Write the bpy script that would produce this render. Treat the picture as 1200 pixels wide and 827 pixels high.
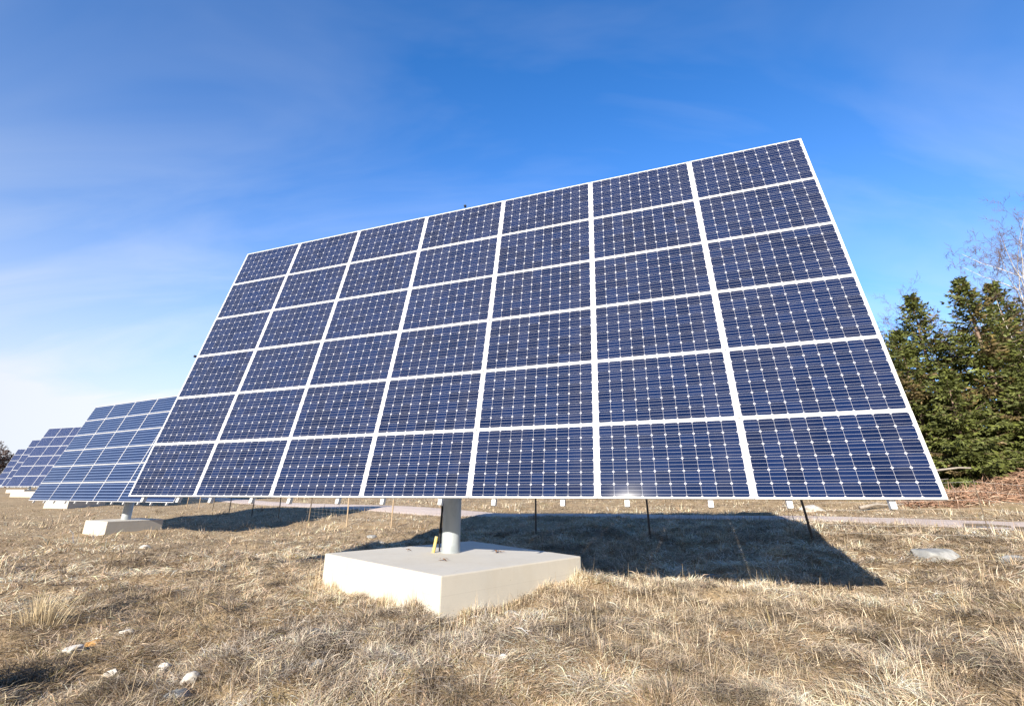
import bpy, math, random
import numpy as np
from math import sin, cos, radians as R, pi
from mathutils import Vector, Matrix

for o in list(bpy.data.objects): bpy.data.objects.remove(o)
scene = bpy.context.scene
COL = scene.collection
rng = np.random.default_rng(7)
random.seed(7)
EYE = 1.55                                       # camera height above the world's zero

# ------------------------------------------------------------------ camera, sky, sun, exposure
cam_d = bpy.data.cameras.new('camera'); cam = bpy.data.objects.new('camera', cam_d); COL.objects.link(cam)
cam.location = (0, 0, EYE); cam.rotation_euler = (R(90 + 17.4035), 0, 0)
cam_d.sensor_width = 36; cam_d.lens = 36 * 519.86 / 1200; cam_d.clip_start = .05; cam_d.clip_end = 3000
scene.camera = cam
SUN_AZ, SUN_EL = R(-156.5), R(24.3)
sd = bpy.data.lights.new('sun', 'SUN'); sd.energy = 5.0; sd.angle = R(.5); sd.color = (1, .925, .81)
sun = bpy.data.objects.new('sun', sd); COL.objects.link(sun)
sdir = Vector((sin(SUN_AZ) * cos(SUN_EL), cos(SUN_AZ) * cos(SUN_EL), sin(SUN_EL)))
sun.rotation_euler = sdir.to_track_quat('Z', 'Y').to_euler(); sun.location = (-20, -40, 30)
W_ = bpy.data.worlds.new('World'); scene.world = W_; W_.use_nodes = True
nt = W_.node_tree; nt.nodes.clear()
def N(nt, t, **k):
    n = nt.nodes.new(t)
    for a, b in k.items():
        if a.startswith('i_'):
            key = a[2:]; key = int(key) if key.isdigit() else key.replace('_', ' ')
            n.inputs[key].default_value = b
        else: setattr(n, a, b)
    return n
def M_(nt, op, a, b=None, c=None, clamp=False):
    n = nt.nodes.new('ShaderNodeMath'); n.operation = op; n.use_clamp = clamp
    for i, v in enumerate((a, b, c)):
        if v is None: continue
        if isinstance(v, (int, float)): n.inputs[i].default_value = v
        else: nt.links.new(v, n.inputs[i])
    return n.outputs[0]
def mixc(nt, f, a, b, typ='MIX'):
    n = nt.nodes.new('ShaderNodeMix'); n.data_type = 'RGBA'; n.blend_type = typ
    for i, v in ((0, f), (6, a), (7, b)):
        if isinstance(v, (int, float)): n.inputs[i].default_value = v
        elif isinstance(v, tuple): n.inputs[i].default_value = (*v, 1) if len(v) == 3 else v
        else: nt.links.new(v, n.inputs[i])
    return n.outputs[2]
def ramp(nt, v, pts):
    n = nt.nodes.new('ShaderNodeValToRGB'); e = n.color_ramp.elements
    while len(e) < len(pts): e.new(.5)
    for el, (p, c) in zip(e, pts):
        el.position = p; el.color = (c, c, c, 1) if isinstance(c, (int, float)) else (*c, 1)
    nt.links.new(v, n.inputs[0]); return n.outputs[0]
sky = N(nt, 'ShaderNodeTexSky', sky_type='NISHITA', sun_disc=False, sun_elevation=SUN_EL, sun_rotation=SUN_AZ,
        altitude=100, air_density=1.0, dust_density=.6, ozone_density=3.0)
# thin cirrus and a milky horizon, laid out by direction in the sky
geo = N(nt, 'ShaderNodeTexCoord'); sep = N(nt, 'ShaderNodeSeparateXYZ'); nt.links.new(geo.outputs['Generated'], sep.inputs[0])
zc = M_(nt, 'ADD', M_(nt, 'MAXIMUM', sep.outputs[2], 0), .22)
cx = M_(nt, 'DIVIDE', sep.outputs[0], zc); cy = M_(nt, 'DIVIDE', sep.outputs[1], zc)
cmb = N(nt, 'ShaderNodeCombineXYZ'); nt.links.new(cx, cmb.inputs[0]); nt.links.new(cy, cmb.inputs[1])
mp = N(nt, 'ShaderNodeMapping'); mp.inputs['Rotation'].default_value = (0, 0, R(38)); mp.inputs['Scale'].default_value = (.8, 2.3, 1)
nt.links.new(cmb.outputs[0], mp.inputs[0])
ns = N(nt, 'ShaderNodeTexNoise', i_Scale=1.1, i_Detail=5.0, i_Roughness=.55, i_Distortion=.9); nt.links.new(mp.outputs[0], ns.inputs['Vector'])
wisps = ramp(nt, ns.outputs['Fac'], [(.43, 0.0), (.68, 1.0)])
left = M_(nt, 'MULTIPLY_ADD', sep.outputs[0], -.55, .55, True)                # more milk toward the left of the row
hz = M_(nt, 'POWER', M_(nt, 'SUBTRACT', 1, M_(nt, 'MAXIMUM', sep.outputs[2], 0), None, True), 3.3)
milk = M_(nt, 'MULTIPLY', hz, M_(nt, 'MULTIPLY_ADD', left, .85, .66), None, True)
f = M_(nt, 'ADD', M_(nt, 'MULTIPLY', wisps, M_(nt, 'MULTIPLY_ADD', hz, .25, .10)), milk, None, True)
blue = mixc(nt, 1.0, sky.outputs[0], (.38, 1.2, 1.95), 'MULTIPLY')               # a deep, clear winter blue
away = M_(nt, 'ADD', M_(nt, 'MULTIPLY', sep.outputs[0], .12), M_(nt, 'MULTIPLY', sep.outputs[1], .99))
dim = M_(nt, 'MAXIMUM', M_(nt, 'MULTIPLY_ADD', away, .50, .50), .15)              # sun side dimmed to keep shadows dark, brightest opposite the sun
skyc = mixc(nt, 1.0, mixc(nt, f, blue, (5.5, 5.85, 6.4)), dim, 'MULTIPLY')
bg = N(nt, 'ShaderNodeBackground', i_Strength=.103); nt.links.new(skyc, bg.inputs[0])
wo = N(nt, 'ShaderNodeOutputWorld'); nt.links.new(bg.outputs[0], wo.inputs[0])
vs = scene.view_settings; vs.view_transform = 'Standard'; vs.look = 'None'; vs.exposure = .98; vs.gamma = 1; vs.use_curve_mapping = False

# ------------------------------------------------------------------ materials
def mat(name, rough=.8, color=(.5, .5, .5), metallic=0, spec=.5):
    m = bpy.data.materials.new(name); m.use_nodes = True; t = m.node_tree
    b = t.nodes['Principled BSDF']; b.inputs['Roughness'].default_value = rough; b.inputs['Base Color'].default_value = (*color, 1)
    b.inputs['Metallic'].default_value = metallic; b.inputs['Specular IOR Level'].default_value = spec
    return m, t, b
def noise(t, scale, detail=5, rough=.55, dist=0, coord='Object', vscale=None):
    tc = N(t, 'ShaderNodeTexCoord'); n = N(t, 'ShaderNodeTexNoise', i_Scale=scale, i_Detail=float(detail), i_Roughness=rough, i_Distortion=float(dist))
    src = tc.outputs[coord]
    if vscale:
        m = N(t, 'ShaderNodeMapping'); m.inputs['Scale'].default_value = vscale; t.links.new(src, m.inputs[0]); src = m.outputs[0]
    t.links.new(src, n.inputs['Vector']); return n.outputs['Fac']
def bump(t, b, h, strength=.4, dist=.02):
    n = N(t, 'ShaderNodeBump', i_Strength=strength, i_Distance=dist); t.links.new(h, n.inputs['Height']); t.links.new(n.outputs[0], b.inputs['Normal'])
def noisy(name, c1, c2, scale, rough=.8, bs=.3, bd=.01, c3=None, scale3=1.0, metallic=0, vscale=None, spec=.5):
    m, t, b = mat(name, rough, metallic=metallic, spec=spec)
    n = noise(t, scale, 6, .6, vscale=vscale)
    c = mixc(t, ramp(t, n, [(.35, 0.0), (.65, 1.0)]), c1, c2)
    if c3: c = mixc(t, ramp(t, noise(t, scale3, 4), [(.5, 0.0), (.72, 1.0)]), c, c3)
    t.links.new(c, b.inputs['Base Color'])
    if bs: bump(t, b, n, bs, bd)
    return m
MAT = {}
MAT['frame'] = noisy('anodised aluminium', (.68, .68, .68), (.60, .61, .62), 3, .42, 0)
MAT['backsheet'] = mat('white backsheet', .6, (.62, .63, .64))[0]
MAT['galv'] = noisy('galvanised steel', (.46, .49, .52), (.58, .60, .62), 14, .5, .08, .002, metallic=.35)
MAT['pole'] = noisy('grey painted pole', (.34, .38, .40), (.42, .45, .465), 9, .5, .1, .002, (.28, .31, .32), 3.0, metallic=.15, vscale=(1, 1, .25))
MAT['cable'] = mat('black cable', .55, (.02, .02, .022))[0]
MAT['conduit'] = noisy('yellow conduit', (.62, .46, .12), (.70, .55, .22), 20, .5, 0)
def concrete():
    m, t, b = mat('board cast concrete', .88, spec=.25)
    n1 = noise(t, 1.6, 7, .6); n2 = noise(t, 34, 4, .6); n3 = noise(t, 2.2, 5, .6, 0, vscale=(3, 3, .35))
    c = mixc(t, ramp(t, n1, [(.3, 0.0), (.7, 1.0)]), (.55, .51, .44), (.50, .47, .415))
    c = mixc(t, M_(t, 'MULTIPLY', ramp(t, n3, [(.52, 0.0), (.75, 1.0)]), .35), c, (.45, .40, .32))
    c = mixc(t, M_(t, 'MULTIPLY', ramp(t, n2, [(.58, 0.0), (.75, 1.0)]), .3), c, (.42, .39, .33))
    tc = N(t, 'ShaderNodeTexCoord'); vo = N(t, 'ShaderNodeTexVoronoi', i_Scale=9.0); t.links.new(tc.outputs['Object'], vo.inputs['Vector'])
    wn = N(t, 'ShaderNodeSeparateColor'); t.links.new(vo.outputs['Color'], wn.inputs[0])
    hole = M_(t, 'MULTIPLY', M_(t, 'LESS_THAN', vo.outputs['Distance'], .075), M_(t, 'GREATER_THAN', wn.outputs[0], .55))
    c = mixc(t, M_(t, 'MULTIPLY', hole, .55), c, (.24, .21, .17))
    sz = N(t, 'ShaderNodeSeparateXYZ'); t.links.new(tc.outputs['Object'], sz.inputs[0])
    seam = M_(t, 'LESS_THAN', M_(t, 'ABSOLUTE', M_(t, 'SUBTRACT', M_(t, 'FRACT', M_(t, 'MULTIPLY', sz.outputs[2], 4.2)), .5)), .018)
    c = mixc(t, M_(t, 'MULTIPLY', seam, .22), c, (.34, .31, .27))
    c = mixc(t, M_(t, 'MULTIPLY', ramp(t, noise(t, .9, 6, .7), [(.5, 0.0), (.68, 1.0)]), .38), c, (.47, .425, .35))
    t.links.new(c, b.inputs['Base Color']); bump(t, b, n2, .25, .006); return m
MAT['concrete'] = concrete()
def cells(name, nx, ny, busbars, cut, c1, c2, gapc, gap=.006, bb=.008, busc=(.34, .35, .42)):
    """photovoltaic cells laid out from the module's own UV, one unit per cell"""
    m, t, b = mat(name, .07, spec=.36)
    uv = N(t, 'ShaderNodeUVMap'); s = N(t, 'ShaderNodeSeparateXYZ'); t.links.new(uv.outputs[0], s.inputs[0])
    u, v = s.outputs[0], s.outputs[1]
    fu = M_(t, 'ABSOLUTE', M_(t, 'SUBTRACT', M_(t, 'FRACT', u), .5)); fv = M_(t, 'ABSOLUTE', M_(t, 'SUBTRACT', M_(t, 'FRACT', v), .5))
    g = M_(t, 'MAXIMUM', M_(t, 'GREATER_THAN', fu, .5 - gap), M_(t, 'GREATER_THAN', fv, .5 - gap))
    if cut: g = M_(t, 'MAXIMUM', g, M_(t, 'GREATER_THAN', M_(t, 'ADD', fu, fv), 1 - cut))
    for q, hi in ((u, nx), (v, ny)):
        g = M_(t, 'MAXIMUM', g, M_(t, 'LESS_THAN', q, gap)); g = M_(t, 'MAXIMUM', g, M_(t, 'GREATER_THAN', q, hi - gap))
    fr = M_(t, 'FRACT', v); bm_ = None
    for p in busbars:
        k = M_(t, 'LESS_THAN', M_(t, 'ABSOLUTE', M_(t, 'SUBTRACT', fr, p)), bb)
        bm_ = k if bm_ is None else M_(t, 'MAXIMUM', bm_, k)
    cell = N(t, 'ShaderNodeCombineXYZ'); oi = N(t, 'ShaderNodeObjectInfo')
    t.links.new(M_(t, 'FLOOR', u), cell.inputs[0]); t.links.new(M_(t, 'FLOOR', v), cell.inputs[1]); t.links.new(M_(t, 'MULTIPLY', oi.outputs['Random'], 57), cell.inputs[2])
    wn = N(t, 'ShaderNodeTexWhiteNoise', noise_dimensions='3D'); t.links.new(cell.outputs[0], wn.inputs['Vector'])
    c = mixc(t, wn.outputs['Value'], c1, c2)
    c = mixc(t, M_(t, 'MULTIPLY', oi.outputs['Random'], .35), c, c2)
    if bm_ is not None: c = mixc(t, bm_, c, busc)
    c = mixc(t, g, c, gapc)
    dust = ramp(t, noise(t, 2.4, 6, .65, .6, 'Object', (1, .25, 1)), [(.45, 0.0), (.8, 1.0)])
    c = mixc(t, M_(t, 'MULTIPLY', dust, .03), c, (.34, .31, .27))           # dried rain and dust on the glass
    t.links.new(c, b.inputs['Base Color'])
    r = M_(t, 'MULTIPLY_ADD', noise(t, 1.3, 4), .05, .015); t.links.new(r, b.inputs['Roughness'])
    return m
MAT['mono'] = cells('monocrystalline cells', 10, 6, (.2, .5, .8), .105, (.0040, .0095, .038), (.0075, .0185, .070), (.52, .53, .58))
MAT['mono2'] = cells('striped cells', 12, 6, (.5,), .0, (.006, .014, .052), (.008, .018, .066), (.05, .08, .18), .010, .10, (.145, .20, .345))
MAT['poly'] = cells('polycrystalline cells', 9, 6, (.33, .66), 0, (.016, .028, .085), (.024, .038, .11), (.12, .15, .26), .012, .012)

# ------------------------------------------------------------------ object helpers
def link(o): COL.objects.link(o); return o
def mesh_obj(name, verts, faces, m, parent=None, smooth=False, loc=None):
    me = bpy.data.meshes.new(name); me.from_pydata([tuple(v) for v in verts], [], [tuple(f) for f in faces]); me.update()
    ms = m if isinstance(m, (list, tuple)) else [m]
    for q in ms: me.materials.append(q)
    if smooth: me.polygons.foreach_set('use_smooth', [True] * len(me.polygons))
    o = link(bpy.data.objects.new(name, me))
    if parent: o.parent = parent
    if loc is not None: o.location = loc
    return o
def tag(o, label=None, cat=None, group=None, kind=None):
    if label: o['label'] = label
    if cat: o['category'] = cat
    if group: o['group'] = group
    if kind: o['kind'] = kind
    return o
def empty(name, loc, rz, label, cat, group=None):
    o = link(bpy.data.objects.new(name, None)); o.location = loc; o.rotation_euler = (0, 0, rz); o.empty_display_size = .2
    return tag(o, label, cat, group)
class MB:
    def __init__(s): s.v = []; s.f = []
    def box(s, o, ax, ay, az, x0, x1, y0, y1, z0, z1):
        o, ax, ay, az = map(np.array, (o, ax, ay, az)); n = len(s.v)
        for x in (x0, x1):
            for y in (y0, y1):
                for z in (z0, z1): s.v.append(o + ax * x + ay * y + az * z)
        for q in ((0, 1, 3, 2), (4, 6, 7, 5), (0, 4, 5, 1), (2, 3, 7, 6), (0, 2, 6, 4), (1, 5, 7, 3)): s.f.append([n + i for i in q])
        return s
    def tube(s, pts, rad, k=8, cap=True):
        pts = [np.array(p, float) for p in pts]; n0 = len(s.v)
        rad = rad if hasattr(rad, '__len__') else [rad] * len(pts)
        for i, p in enumerate(pts):
            d = pts[min(i + 1, len(pts) - 1)] - pts[max(i - 1, 0)]; d = d / (np.linalg.norm(d) + 1e-9)
            a = np.cross(d, (0, 0, 1)) if abs(d[2]) < .95 else np.cross(d, (1, 0, 0)); a /= np.linalg.norm(a); b = np.cross(d, a)
            for j in range(k): s.v.append(p + rad[i] * (a * cos(2 * pi * j / k) + b * sin(2 * pi * j / k)))
        for i in range(len(pts) - 1):
            for j in range(k):
                A = n0 + i * k + j; B = n0 + i * k + (j + 1) % k; s.f.append([A, B, B + k, A + k])
        if cap:
            s.f.append([n0 + j for j in range(k)][::-1]); s.f.append([n0 + (len(pts) - 1) * k + j for j in range(k)])
        return s
    def build(s, name, m, parent=None, smooth=False, loc=None): return mesh_obj(name, s.v, s.f, m, parent, smooth, loc)
def autosmooth(o, ang=40):
    me = o.data; me.polygons.foreach_set('use_smooth', [True] * len(me.polygons)); me.set_sharp_from_angle(angle=R(ang)); return o
X3, Y3, Z3 = np.eye(3)

# ------------------------------------------------------------------ terrain: a smooth sheet through surveyed heights (relative to the camera)
CP = np.array([
    (0, 0, -1.57), (-5, 0, -1.66), (5, 0, -1.47), (0, 3.8, -1.52), (-4, 4.6, -1.60), (4, 4.5, -1.38), (0, -30, -1.7), (-30, -20, -2.0), (30, -20, -1.2),
    (-.9, 5.9, -1.40), (1.1, 7.7, -1.34), (-3.1, 8, -1.46), (-.9, 9.9, -1.40), (5.5, 7.4, -1.34), (8, 7, -1.25), (-5.5, 12.5, -1.66), (-12, 12, -1.68), (10.6, 19, -.84), (0, 23.2, -1.04), (3.9, 21.7, -.96), (7.4, 20.4, -.90), (-4.3, 15.2, -1.63), (-3.6, 16.9, -1.54), (-2.8, 18.8, -1.40), (-2.1, 20.5, -1.08), (6.33, 9.1, -1.18), (5.98, 8.3, -1.26), (7.05, 10.8, -1.0), (1.6, 9.1, -1.46), (2.9, 8.5, -1.44), (4.2, 8.0, -1.42), (2.5, 11.5, -1.38),
    (16, 12.2, -.88), (9, 15.6, -.86), (2, 19.0, -.92), (-6.8, 25.5, -.98), (-20, 37, -1.0), (-9.6, 21.5, -1.45),
    (-16.7, 20.4, -1.64), (-14.5, 21, -1.55), (-20, 22, -1.70), (-38, 39.5, -1.13), (-51, 51, -.42), (-70, 66, -.1), (-40, 20, -1.9), (-60, 40, -1.0),
    (15, 17.5, -.62), (12, 24, -.35), (0, 28, -.65), (20, 21, .05), (28, 28, .6), (25, 16, -.35), (35, 40, 1.0), (-10, 40, -.6), (-25, 55, -.3), (0, 45, -.1), (0, 90, .8),
    (-110, 105, .9), (60, 60, 1.6), (60, 10, -.1), (-90, 30, -1.0), (-300, 300, 3), (300, 300, 5), (0, 350, 4), (-350, 0, -1), (350, 0, 1), (0, -250, -2), (-250, -250, -2), (250, -250, -1)], float)
def tps_fit(P, z, lam):
    n = len(P); d = np.linalg.norm(P[:, None] - P[None], axis=2); K = np.where(d > 0, d ** 2 * np.log(d + 1e-12), 0) + lam * np.eye(n)
    Q = np.c_[np.ones(n), P]; A = np.block([[K, Q], [Q.T, np.zeros((3, 3))]])
    return np.linalg.solve(A, np.r_[z, 0, 0, 0])
TW = tps_fit(CP[:, :2], CP[:, 2], .6)
def smooth_z(x, y):
    x = np.atleast_1d(np.asarray(x, float)); y = np.atleast_1d(np.asarray(y, float)); out = TW[-3] + TW[-2] * x + TW[-1] * y
    for (px, py, _), w in zip(CP, TW):
        r2 = (x - px) ** 2 + (y - py) ** 2 + 1e-12; out = out + w * .5 * r2 * np.log(r2)
    return out + EYE
ROAD = np.array([(30, 4.5), (22, 8.4), (13.2, 13.1), (9.4, 16.6), (5.3, 18.9), (1, 21.2), (-3.4, 24), (-8, 28), (-14, 34), (-22.3, 41), (-40, 57), (-75, 90), (-140, 152)], float)
def catmull(P, n=14):
    P = np.vstack([2 * P[0] - P[1], P, 2 * P[-1] - P[-2]]); out = []
    for i in range(1, len(P) - 2):
        for t in np.linspace(0, 1, n, endpoint=False):
            a, b, c, d = P[i - 1:i + 3]; out.append(.5 * (2 * b + (c - a) * t + (2 * a - 5 * b + 4 * c - d) * t * t + (3 * b - a - 3 * c + d) * t ** 3))
    return np.array(out + [P[-2]])
RP = catmull(ROAD)
def road_dist(x, y):
    x = np.atleast_1d(x); y = np.atleast_1d(y); best = np.full(x.shape, 1e9)
    for a, b in zip(RP[:-1], RP[1:]):
        d = b - a; t = np.clip(((x - a[0]) * d[0] + (y - a[1]) * d[1]) / (d @ d), 0, 1)
        best = np.minimum(best, np.hypot(x - a[0] - t * d[0], y - a[1] - t * d[1]))
    return best
_k = [(rng.uniform(0, 2 * pi), rng.uniform(0, 2 * pi), w, a) for w, a in ([(2 * pi / 2.6, .022)] * 5 + [(2 * pi / 1.0, .014)] * 6 + [(2 * pi / .45, .008)] * 7)]
def relief(x, y):
    z = 0
    for th, ph, w, a in _k:
        w2 = w * (1 + .35 * sin(ph * 3)); z = z + a * np.sin(w2 * (x * cos(th) + y * sin(th)) + ph + 1.3 * np.sin(.7 * w2 * (x * sin(th) - y * cos(th)) + 2 * ph))
    return z
def ground(x, y):
    x = np.atleast_1d(np.asarray(x, float)); y = np.atleast_1d(np.asarray(y, float))
    d = np.hypot(x, y); m = np.clip((road_dist(x, y) - 1.5) / 1.0, 0, 1) * np.clip((70 - d) / 40, 0, 1)
    return smooth_z(x, y) + relief(x, y) * m
def gz(x, y): return float(ground(x, y)[0])
def vnoise(x, y, s, seed):
    r = np.random.default_rng(seed); z = 0
    for i in range(6):
        th, ph = r.uniform(0, 2 * pi, 2); w = 2 * pi / s * r.uniform(.6, 1.6)
        z = z + np.sin(w * (x * cos(th) + y * sin(th)) + ph + 1.2 * np.sin(w * .8 * (x * sin(th) - y * cos(th)) + ph * 2))
    return np.clip(.5 + z / 6, 0, 1)

def straw_ground():
    m, t, b = mat('dry turf', .95, spec=.1)
    n1 = noise(t, .35, 6, .6); n2 = noise(t, 3.2, 8, .65); n3 = noise(t, 26, 6, .7)
    c = mixc(t, ramp(t, n1, [(.36, 0.0), (.64, 1.0)]), (.35, .26, .16), (.46, .35, .22))
    c = mixc(t, ramp(t, n2, [(.42, 0.0), (.66, 1.0)]), c, (.28, .205, .13))
    c = mixc(t, M_(t, 'MULTIPLY', ramp(t, n3, [(.48, 0.0), (.7, 1.0)]), .5), c, (.16, .115, .07))
    c = mixc(t, M_(t, 'MULTIPLY', ramp(t, noise(t, .9, 4), [(.58, 0.0), (.72, 1.0)]), .45), c, (.14, .135, .06))
    t.links.new(c, b.inputs['Base Color']); bump(t, b, n3, .9, .03); return m
MAT['turf'] = straw_ground()
def graded(lo, hi, n, k):
    t = np.linspace(np.arcsinh(lo / k), np.arcsinh(hi / k), n); return k * np.sinh(t)
gx = graded(-600, 600, 430, 5.0); gy = graded(-250, 700, 400, 5.0) + 5.0
GX, GY = np.meshgrid(gx, gy); gzv = ground(GX.ravel(), GY.ravel())
def grid_obj(name, X, Y, Z, m):
    h, w = X.shape; me = bpy.data.meshes.new(name); V = np.c_[X.ravel(), Y.ravel(), Z.ravel()]
    i = np.arange(h * w).reshape(h, w); F = np.stack([i[:-1, :-1], i[:-1, 1:], i[1:, 1:], i[1:, :-1]], -1).reshape(-1, 4)
    me.vertices.add(len(V)); me.vertices.foreach_set('co', V.ravel()); me.loops.add(F.size); me.loops.foreach_set('vertex_index', F.ravel())
    me.polygons.add(len(F)); me.polygons.foreach_set('loop_start', np.arange(len(F)) * 4); me.update(calc_edges=True); me.validate()
    me.polygons.foreach_set('use_smooth', [True] * len(F)); me.materials.append(m); return link(bpy.data.objects.new(name, me))
tag(grid_obj('ground', GX, GY, gzv.reshape(GX.shape), MAT['turf']), kind='structure')
def gravel():
    m, t, b = mat('pinkish gravel', .95, spec=.15)
    n1 = noise(t, 1.4, 5); n2 = noise(t, 40, 4, .7); tc = N(t, 'ShaderNodeTexCoord')
    v = N(t, 'ShaderNodeTexVoronoi', i_Scale=28.0); t.links.new(tc.outputs['Object'], v.inputs['Vector'])
    c = mixc(t, ramp(t, n1, [(.35, 0.0), (.65, 1.0)]), (.55, .45, .39), (.62, .51, .45))
    c = mixc(t, M_(t, 'MULTIPLY', ramp(t, n2, [(.5, 0.0), (.7, 1.0)]), .55), c, (.30, .24, .215))
    c = mixc(t, M_(t, 'MULTIPLY', v.outputs['Color'], .4), c, (.56, .49, .45))
    t.links.new(c, b.inputs['Base Color']); bump(t, b, v.outputs['Distance'], .6, .02); return m
MAT['gravel'] = gravel()
tng = np.gradient(RP, axis=0); tng /= np.linalg.norm(tng, axis=1)[:, None]; nrm = np.c_[-tng[:, 1], tng[:, 0]]
offs = np.linspace(-1.55, 1.55, 11); lift = np.array([-.10, .0, .028, .02, .032, .045, .032, .02, .028, .0, -.10])
RX = RP[:, 0, None] + nrm[:, 0, None] * (offs + .12 * np.sin(np.arange(len(RP)) * 1.7)[:, None] * (np.abs(offs) > 1.2)); RY = RP[:, 1, None] + nrm[:, 1, None] * offs
tag(grid_obj('gravel_road', RX, RY, smooth_z(RX.ravel(), RY.ravel()).reshape(RX.shape) + lift + .012, MAT['gravel']), kind='structure')

# ------------------------------------------------------------------ solar trackers and their foundations
def module_mesh(w, h, fw, nx, ny, cw, ch, cellmat):
    me = bpy.data.meshes.new('solar_module'); a, b = w / 2 - fw + .002, h / 2 - fw + .002
    v = [(-a, -b, 0), (a, -b, 0), (a, b, 0), (-a, b, 0), (-a, -b, -.008), (a, -b, -.008), (a, b, -.008), (-a, b, -.008)]
    f = [(0, 1, 2, 3), (7, 6, 5, 4), (0, 4, 5, 1), (1, 5, 6, 2), (2, 6, 7, 3), (3, 7, 4, 0)]
    me.from_pydata(v, [], f); me.materials.append(cellmat); me.materials.append(MAT['backsheet'])
    uv = me.uv_layers.new(name='UVMap'); 
    for p in me.polygons:
        p.material_index = 0 if p.index == 0 else 1
        for l in p.loop_indices:
            x, y, _ = v[me.loops[l].vertex_index]; uv.data[l].uv = (x / cw + nx / 2, y / ch + ny / 2)
    return me
def frame_mesh(w, h, fw):
    m = MB(); o = (0, 0, 0)
    m.box(o, X3, Y3, Z3, -w / 2, w / 2, -h / 2, -h / 2 + fw, -.04, .004); m.box(o, X3, Y3, Z3, -w / 2, w / 2, h / 2 - fw, h / 2, -.04, .004)
    m.box(o, X3, Y3, Z3, -w / 2, -w / 2 + fw, -h / 2 + fw, h / 2 - fw, -.04, .004); m.box(o, X3, Y3, Z3, w / 2 - fw, w / 2, -h / 2 + fw, h / 2 - fw, -.04, .004)
    me = bpy.data.meshes.new('frame'); me.from_pydata([tuple(q) for q in m.v], [], m.f); me.materials.append(MAT['frame']); return me
def tracker(loc, heading, tilt, ncol, cwid, rh, zb, yb, xs, nx, ny, cw, ch, cellmat, label, fw=.017, detail=True, pole_r=.155, colw=None):
    root = empty('solar_tracker', loc, heading, label, 'solar panel', 'solar trackers standing in a row')
    W, H = ncol * cwid, 6 * rh; up = np.array((0, cos(tilt), sin(tilt))); bk = np.array((0, sin(tilt), -cos(tilt)))
    B = np.array((xs, yb, zb))                                  # middle of the lower edge
    colw = colw or [1.0] * ncol; made = {}; colx = [sum(colw[:i]) * cwid - W / 2 for i in range(ncol)]
    rot = Matrix(((1, 0, 0), tuple(up), tuple(-bk))).transposed().to_4x4()
    for i in range(ncol):
        k = colw[i]
        if k not in made: made[k] = (module_mesh(cwid * k - .008, rh - .008, fw, nx, ny, cw * k, ch, cellmat), frame_mesh(cwid * k - .008, rh - .008, fw))
        mm, fm = made[k]
        for j in range(6):
            p = B + X3 * (colx[i] + .5 * k * cwid) + up * (j + .5) * rh
            jit = Matrix.Rotation(random.gauss(0, .003), 4, 'X') @ Matrix.Rotation(random.gauss(0, .003), 4, 'Y')
            o = link(bpy.data.objects.new('solar_module', mm)); o.parent = root; o.matrix_local = Matrix.Translation(p) @ rot @ jit
            g = link(bpy.data.objects.new('frame', fm)); g.parent = o
    # rails behind the modules, two to a column, their ends showing under the lower edge
    for i in range(ncol):
        for fr in (.2, .74):
            m = MB(); x = colx[i] + fr * cwid * colw[i]
            m.box(B + X3 * x, X3, up, bk, -.028, .028, -.082, H - .12, .046, .052); m.box(B + X3 * x, X3, up, bk, -.028, -.023, -.082, H - .12, .0525, .105)
            m.box(B + X3 * x, X3, up, bk, .023, .028, -.082, H - .12, .0525, .105)
            r = m.build('rail', MAT['frame'], root)
            c = MB().box(B + X3 * x, X3, up, bk, -.0225, .0225, -.085, -.081, .0525, .108).tube([B + X3 * x - up * .05 + bk * .045, B + X3 * x - up * .05 + bk * .03], .011, 8)
            c.build('end_cap', MAT['frame'], r)
    for q in (.12, .37, .63, .88):
        MB().box(B + up * (q * H), X3, up, bk, -W / 2 + .25, W / 2 - .25, -.05, .05, .11, .23).build('purlin', MAT['galv'], root)
    C0 = B + up * H / 2; ct = C0 + bk * .42
    tq = MB().tube([ct - X3 * W * .40, ct + X3 * W * .40], .13, 16).build('torque_tube', MAT['galv'], root); autosmooth(tq)
    for s in (-.36, -.16, .16, .36):
        m = MB(); m.box(C0 + X3 * (s * W), X3, up, bk, -.04, .04, -H * .42, H * .42, .232, .292); m.box(C0 + X3 * (s * W), X3, up, bk, -.05, .05, -.2, .2, .2925, .40); m.build('truss_beam', MAT['galv'], root)
    top = ct[2] - .05
    hd = MB().box((0, 0, top), X3, Y3, Z3, -.24, .24, ct[1] - .16, .22, -.24, .26).tube([(0, 0, top - .5), (0, 0, top - .24)], .23, 18).build('slew_head', MAT['galv'], root)
    pl = MB().tube([(0, 0, -.05), (0, 0, .9), (0, 0, top - .4)], pole_r, 28).build('pole', MAT['pole'], root); autosmooth(pl)
    fl = MB().tube([(0, 0, 0), (0, 0, .025)], pole_r + .012, 28).build('base_flange', MAT['pole'], root)
    a0 = np.array((.30, .1, top - 1.1)); a1 = C0 - up * H * .28 + bk * .24 + X3 * .30
    ac = MB().tube([a0, a0 * .45 + a1 * .55], .055, 10).tube([a0 * .45 + a1 * .55, a1], .03, 10).build('linear_actuator', MAT['galv'], root); autosmooth(ac)
    MB().box((0, 0, top - 1.1), X3, Y3, Z3, .1, .34, -.05, .16, -.05, .05).build('actuator_bracket', MAT['galv'], root)
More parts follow.
